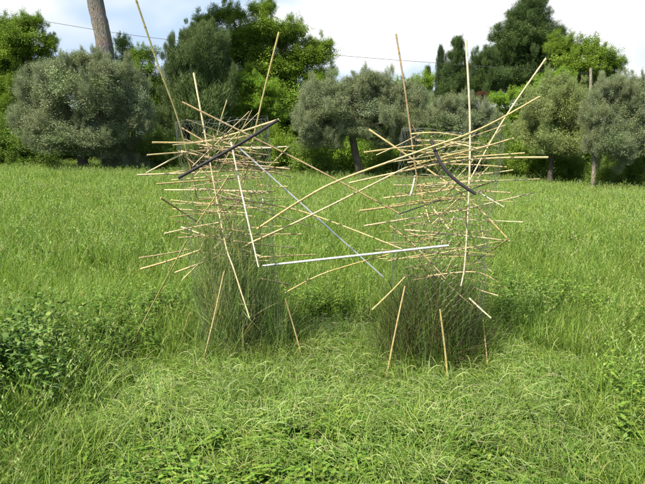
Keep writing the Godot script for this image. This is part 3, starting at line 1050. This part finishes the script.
func build_sculptures() -> void:
	var fl := on_ground(244, 354)
	var fr := on_ground(431, 360)
	var dl := -fl.z
	var dr := -fr.z
	var left := thing("cane_sculpture", "bamboo canes bristling from a wire netting column around a tall loose olive-green grass sheaf", "sculpture", fl, "paired cane sculptures")
	var right := thing("cane_sculpture", "bamboo canes bristling from a wire netting column around a squat dark brown-green tangle", "sculpture", fr, "paired cane sculptures")
	var tl := at(221, 120, dl)
	var tr := at(452, 132, dr)
	put(netting(fl, tl, 0.325, 42, 44), "wire_netting", left)
	put(netting(fr, tr, 0.355, 44, 42), "wire_netting", right)
	build_stuffing(left, tl - fl, 1.0, 0.30, 500, [Color(0.15, 0.215, 0.06), Color(0.20, 0.245, 0.10), Color(0.11, 0.175, 0.045), Color(0.13, 0.22, 0.055), Color(0.12, 0.19, 0.05), Color(0.25, 0.29, 0.13)], 0.5, "grass_sheaf")
	build_stuffing(right, tr - fr, 0.60, 0.345, 900, [Color(0.075, 0.14, 0.03), Color(0.12, 0.16, 0.055), Color(0.06, 0.115, 0.022), Color(0.06, 0.045, 0.028), Color(0.10, 0.155, 0.04)], 0.6, "grass_tangle")
	var dead := [Color(0.05, 0.045, 0.024), Color(0.075, 0.066, 0.034), Color(0.04, 0.042, 0.02), Color(0.11, 0.10, 0.05)]
	build_stuffing(left, tl - fl, 0.55, 0.18, 170, dead, 0.5, "dead_stems")
	build_stuffing(right, tr - fr, 0.50, 0.24, 300, dead, 0.8, "dead_stems")

	# [points as px, py ..., radius mm, tone index or colour]; each runs through its column
	var L := [
		[[130, -18, 158, 65, 181, 130, 205, 235], 9, GREENISH], [[193.6, 73, 206, 140, 224, 238, 234, 270, 249.5, 318], 8, Color(0.54, 0.45, 0.28), 0.1, -0.43], [[279, 32, 262, 100, 243, 185], 9, TONES[3]],
		[[227, 100, 217, 135], 6, GREENISH], [[279, 119.5, 220, 138, 190, 143], 10, TONES[1]], [[152, 142.5, 205, 142, 253, 135], 9, TONES[0]], [[147, 155, 200, 151, 264, 147], 7, TONES[1]],
		[[289, 146, 268, 167], 8, TONES[3]], [[181, 151, 230, 162, 290, 169], 10, TONES[4]], [[186, 152, 146, 173], 8, TONES[2]], [[137, 175, 210, 172, 289, 167], 8, TONES[2]],
		[[156, 184, 265, 178], 7, TONES[0]], [[164.6, 190, 270, 191.6], 7, TONES[2]], [[229.5, 174.6, 197, 223], 7, TONES[3]], [[160.5, 197.8, 199, 223], 8, BROWN], [[231, 142, 258.5, 267], 8, WHITISH, -0.2, -0.40],
		[[240, 148, 287, 146.5], 7, WHITISH], [[171, 200, 214, 203.5], 6, TONES[0]], [[173, 209, 248, 213], 6, TONES[1]], [[246, 197, 221, 213], 8, BROWN], [[213, 193, 262, 211, 315, 227.5], 7, TONES[2]],
		[[256, 184.5, 288, 186.5], 6, TONES[0]], [[139, 258, 192, 249], 7, TONES[1]], [[140.7, 269, 200, 250], 10, TONES[0]], [[175, 272.6, 238, 249, 283, 229], 9, TONES[1]], [[181, 227, 220, 241, 263, 257], 9, TONES[2]],
		[[164.6, 233.5, 222, 222], 7, TONES[2]], [[205.5, 238, 197, 256], 7, TONES[1]], [[178, 237.6, 302, 234], 6, TONES[4]], [[234, 241, 296, 248], 6, TONES[1]], [[260, 257.5, 317, 254.6], 7, TONES[0]],
		[[262, 279, 291, 284.6], 7, TONES[1]], [[272, 271, 286, 288], 6, TONES[3]], [[261, 194, 263, 201, 260, 207], 6, WHITISH], [[182, 152, 197, 174], 7, BROWN], [[165, 174, 205, 168, 240, 170], 6, TONES[0]],
		[[205, 148, 268, 155], 6, TONES[1]], [[219, 161, 291, 177], 6, TONES[4]], [[188, 188, 268, 193], 5, TONES[2]], [[195, 206, 284, 200], 5, TONES[3]], [[170, 217, 230, 212], 5, TONES[0]],
		[[216, 231, 282, 226], 5, TONES[1]], [[210, 176, 232, 230], 6, BROWN], [[245, 160, 230, 240], 6, TONES[4]], [[182, 128, 212, 146], 7, BROWN], [[252, 205, 288, 214], 5, TONES[2]]]
	for k in 50:                                            # thinner rods filling the column between the long ones
		var y := rnd(132, 268)
		var mx := lerpf(221, 238, (y - 120) / 150.0) + rng.randfn() * 12
		var half := rnd(14, 50)
		var slope := rng.randfn() * 0.2 if rng.randf() < 0.72 else rnd(-2.2, 2.2)
		half /= sqrt(1.0 + slope * slope)
		L.append([[mx - half, y - half * slope, mx + half, y + half * slope], rnd(3.0, 5.5), [TONES[0], TONES[1], TONES[2], TONES[3], TONES[4], BROWN][rng.randi() % 6]])
	for c in L: cane_through(left, c, dl, 0.26)
	var R := [
		[[396, 34, 405, 90, 413, 150, 420, 200], 9, TONES[4]], [[466, 40, 470, 120, 469, 190, 465, 262, 461, 286], 9.5, TONES[5]], [[546, 58.5, 503, 121, 470, 180], 9, TONES[1]], [[369, 129.5, 430, 171, 470, 200, 507, 238], 10, TONES[0]],
		[[364, 152.4, 418, 145.6, 456, 144], 8, TONES[0]], [[411, 134, 435, 132.5, 462, 136], 7, TONES[0]], [[417, 140.5, 448, 142, 480, 149], 9, TONES[2]], [[440, 158, 514, 138], 8, TONES[1]], [[408, 162.5, 455, 158, 525, 153], 8, TONES[0]],
		[[548, 157.4, 490, 158.5, 438, 164, 349, 183], 10, TONES[1]], [[394, 185, 426, 185], 6, TONES[1]], [[435, 164, 507, 167], 7, TONES[0]], [[473, 175, 513, 170], 7, TONES[2]], [[425, 186, 470, 182, 540, 179], 6, TONES[2]],
		[[384, 198, 453, 189], 8, TONES[1]], [[399.7, 213.8, 446, 198, 496, 180.5], 6, DARK], [[476, 190, 511, 192.6], 8, TONES[1]], [[478, 191.6, 504, 207], 8, WHITISH], [[415, 176, 410, 196], 8, WHITISH],
		[[420, 183, 430, 223], 8, ORANGE], [[432, 207, 449, 229], 8, TONES[1]], [[390, 226, 412, 243, 446, 279], 7, BROWN], [[404.7, 230, 450, 234, 510, 241], 8, TONES[2]], [[509, 239, 471, 264], 7, GREENISH],
		[[364, 226, 400, 220, 455, 211, 533, 193], 8, TONES[2]], [[359, 211, 405, 205, 452, 199], 9, TONES[0]], [[388, 261, 425, 254], 7, TONES[1]], [[424, 251.7, 495, 256.4], 6, TONES[4]], [[428, 276, 474, 272, 497, 281.5], 8, TONES[1]],
		[[470, 286, 498, 295.6], 7, TONES[2]], [[448, 219, 523, 222], 4, TONES[5]], [[404, 226, 436, 219], 6, TONES[0]], [[431, 241, 442, 228], 7, TONES[1]], [[478, 260, 492, 272], 6, TONES[2]], [[481, 225, 483, 237], 6, TONES[1]],
		[[381, 242.5, 420, 242], 5, TONES[1]], [[411, 243, 434, 237], 6, TONES[0]], [[455, 176, 436, 192, 420, 188], 6, TONES[1]], [[405, 168, 470, 150], 7, TONES[3]], [[400, 150, 470, 155], 6, TONES[0]], [[438, 205, 458, 182], 5, TONES[3]],
		[[440, 249, 495, 247], 5, TONES[1]], [[405, 268, 440, 262], 5, TONES[4]], [[418, 214, 470, 210], 6, TONES[0]], [[452, 268, 482, 262], 5, TONES[1]], [[446, 272, 462, 240], 5, BROWN], [[466, 205, 468, 262], 7, ORANGE], [[408, 236, 500, 229], 5, TONES[1]]]
	for k in 50:
		var y := rnd(140, 285)
		var mx := lerpf(452, 438, (y - 130) / 150.0) + rng.randfn() * 14
		var half := rnd(14, 50)
		var slope := rng.randfn() * 0.2 if rng.randf() < 0.72 else rnd(-2.2, 2.2)
		half /= sqrt(1.0 + slope * slope)
		R.append([[mx - half, y - half * slope, mx + half, y + half * slope], rnd(3.0, 5.5), [TONES[0], TONES[1], TONES[2], TONES[3], TONES[4], BROWN][rng.randi() % 6]])
	for c in R: cane_through(right, c, dr, 0.28)
	# stakes that stand in the ground and lean on the columns: top px, top depth offset, foot px
	for c in [[left, 187, 240, 122, 349, 8, GREENISH, -0.3], [left, 224, 272, 200, 360, 9, TONES[1], -0.40], [left, 189, 314, 175, 345, 7, TONES[0], -0.1], [left, 285, 298, 307, 362, 7, TONES[4], -0.1], [left, 255, 318, 228, 345, 5, TONES[4], -0.42],
		[right, 405, 286, 384, 378, 9, TONES[0], -0.4], [right, 440, 309, 449.5, 382, 10, TONES[3], -0.42], [right, 405, 277, 372, 310, 8, TONES[3], -0.35], [right, 483, 318, 490, 372, 7, ORANGE, -0.05], [right, 486, 312, 497, 350, 7, GREENISH, 0.1]]:
		var owner_: Node3D = c[0]
		var deep := -owner_.position.z
		var g := on_ground(c[3], c[4] + 7)
		if c[4] < 320: g = at(c[3], c[4], deep - 0.55)
		else: g += Vector3(0, -0.05, 0)
		var m := cane_mesh([g, at(c[1], c[2], deep + c[7])], c[5] * 0.001, c[6])
		put(m[0], "bamboo_cane", owner_, (m[1] as Vector3) - owner_.position)
	var m2 := cane_mesh([at(469, 298, dr - 0.3), at(491, 318, dr - 0.36)], 0.009, TONES[5])
	put(m2[0], "bamboo_cane", right, (m2[1] as Vector3) - fr)
	# black plastic pipes
	pipe(left, [at(278, 120, dl - 0.22), at(236, 146, dl - 0.31), at(178, 178, dl - 0.40)], 0.0105)
	pipe(right, [at(431, 140, dr - 0.30), at(442, 165, dr - 0.38), at(458, 182, dr - 0.42), at(476, 194, dr - 0.46)], 0.0105)

	# canes and tubes that reach from one column to the other
	var mid := (dl + dr) / 2.0
	for c in [
		["long straight straw-coloured cane slanting down from the sheaf column's crown to the tangle column", [182, 102, dl - 0.1, 308, 165, mid - 0.1, 404, 216, dr - 0.15], 9, TONES[4]],
		["long thin cane linking both columns, falling gently from the sheaf column at mid height", [222, 198, dl - 0.25, 300, 211, mid, 402, 249, dr - 0.2], 8, TONES[0]],
		["thick arching cane sweeping up from the sheaf column past the tangle column", [257, 229, dl - 0.2, 300, 201, mid - 0.2, 340, 180, mid - 0.25, 420, 151, dr - 0.35, 480, 129, dr - 0.36, 540, 96.5, dr - 0.3], 10, TONES[0]],
		["pale cane rising between the columns just below the thick arching cane", [248, 244, dl - 0.26, 306, 217.5, mid - 0.1, 405, 168, dr - 0.1], 9, TONES[1]],
		["greenish bowed cane running low between the columns under the horizontal metal tube", [285, 293, dl - 0.15, 325, 273, mid, 390, 254, dr - 0.2], 8, TONES[3]]]:
		var pts := []
		var a: Array = c[1]
		for k in range(0, a.size(), 3): pts.append(at(a[k], a[k + 1], a[k + 2]))
		var m := cane_mesh(pts, c[2] * 0.001, c[3])
		tag(put(m[0], "bamboo_cane", self, m[1]), c[0], "bamboo cane", "canes linking the two sculptures")
	for c in [["slim dull metal tube slanting steeply down from the sheaf column towards the tangle column", [at(238, 147, dl - 0.1), at(383, 277, dr + 0.1)], 0.0065], ["bright metal tube lying almost level between the two columns", [at(262, 266, dl - 0.1), at(449, 245.5, dr - 0.25)], 0.0085]]:
		var p0: Vector3 = c[1][0]
		var p1: Vector3 = c[1][1]
		var middle := p0.lerp(p1, 0.5)
		var r: float = c[2]
		var ax := (p1 - p0).normalized()
		var path := PackedVector3Array([p0 - middle, p0 - middle + ax * 0.004, p1 - middle - ax * 0.004, p1 - middle])
		tag(put(tube(path, PackedFloat32Array([r * 0.9, r, r, r * 0.9]), PackedColorArray([Color.WHITE, Color.WHITE, Color.WHITE, Color.WHITE]), 14, M.aluminium, true), "metal_tube", self, middle), c[0], "metal tube", "metal tubes linking the two sculptures")


func cane_through(owner_: Node3D, c: Array, depth: float, reach: float) -> void:
	var a: Array = c[0]
	var n := a.size() / 2
	var tall: bool = absf(a[a.size() - 1] - a[1]) > absf(a[a.size() - 2] - a[0]) * 1.4
	var z0 := rnd(-reach, reach)
	var z1 := clampf(-z0 + rnd(-0.12, 0.12), -reach, reach)
	if tall:
		z0 = rnd(-reach, reach) * 0.8
		z1 = rnd(-reach, reach) * 0.8
	if c.size() > 3:
		z0 = c[3]
		z1 = c[4]
	var pts := []
	for k in n:
		pts.append(at(a[2 * k], a[2 * k + 1], depth + lerpf(z0, z1, float(k) / (n - 1))))
	var m := cane_mesh(pts, c[1] * 0.001, c[2])
	put(m[0], "bamboo_cane", owner_, (m[1] as Vector3) - owner_.position)


func pipe(owner_: Node3D, pts: Array, r: float) -> void:
	var path := smooth_path(pts, 0.04)
	var rad := PackedFloat32Array()
	var col := PackedColorArray()
	for k in path.size():
		path[k] -= owner_.position
		rad.append(r)
		col.append(Color(0.022, 0.023, 0.027))
	put(tube(path, rad, col, 12, M.plastic, true), "black_pipe", owner_)


func build_stuffing(owner_: Node3D, axis: Vector3, high: float, radius: float, count: int, mix: Array, wild: float, called: String) -> void:
	var kinds := []
	for k in 4: kinds.append(loose(stems(10, 0.5, 0.003, mix, wild)))
	var heap := Heap.new()
	var along := axis / axis.y
	for k in count:
		var t := pow(rng.randf(), 1.5)
		var y := t * (high - 0.2)
		var a := rng.randf() * TAU
		var r := radius * sqrt(rng.randf()) * (1.2 - 0.4 * t)
		var p := along * y + Vector3(cos(a) * r, -0.02, sin(a) * r)
		var tilt := rng.randfn() * (0.1 + wild * 0.7)
		var b := Basis(Vector3(cos(a * 7.0), 0, sin(a * 7.0)), tilt) * Basis(Vector3.UP, rng.randf() * TAU)
		heap.drop(kinds[rng.randi() % 4], Transform3D(b.scaled(Vector3.ONE * rnd(0.5, 1.15)), p), rng.randi() % 7)
	var n := put(heap.mesh(M.dry), called, owner_)
	n.set_meta("kind", "stuff")
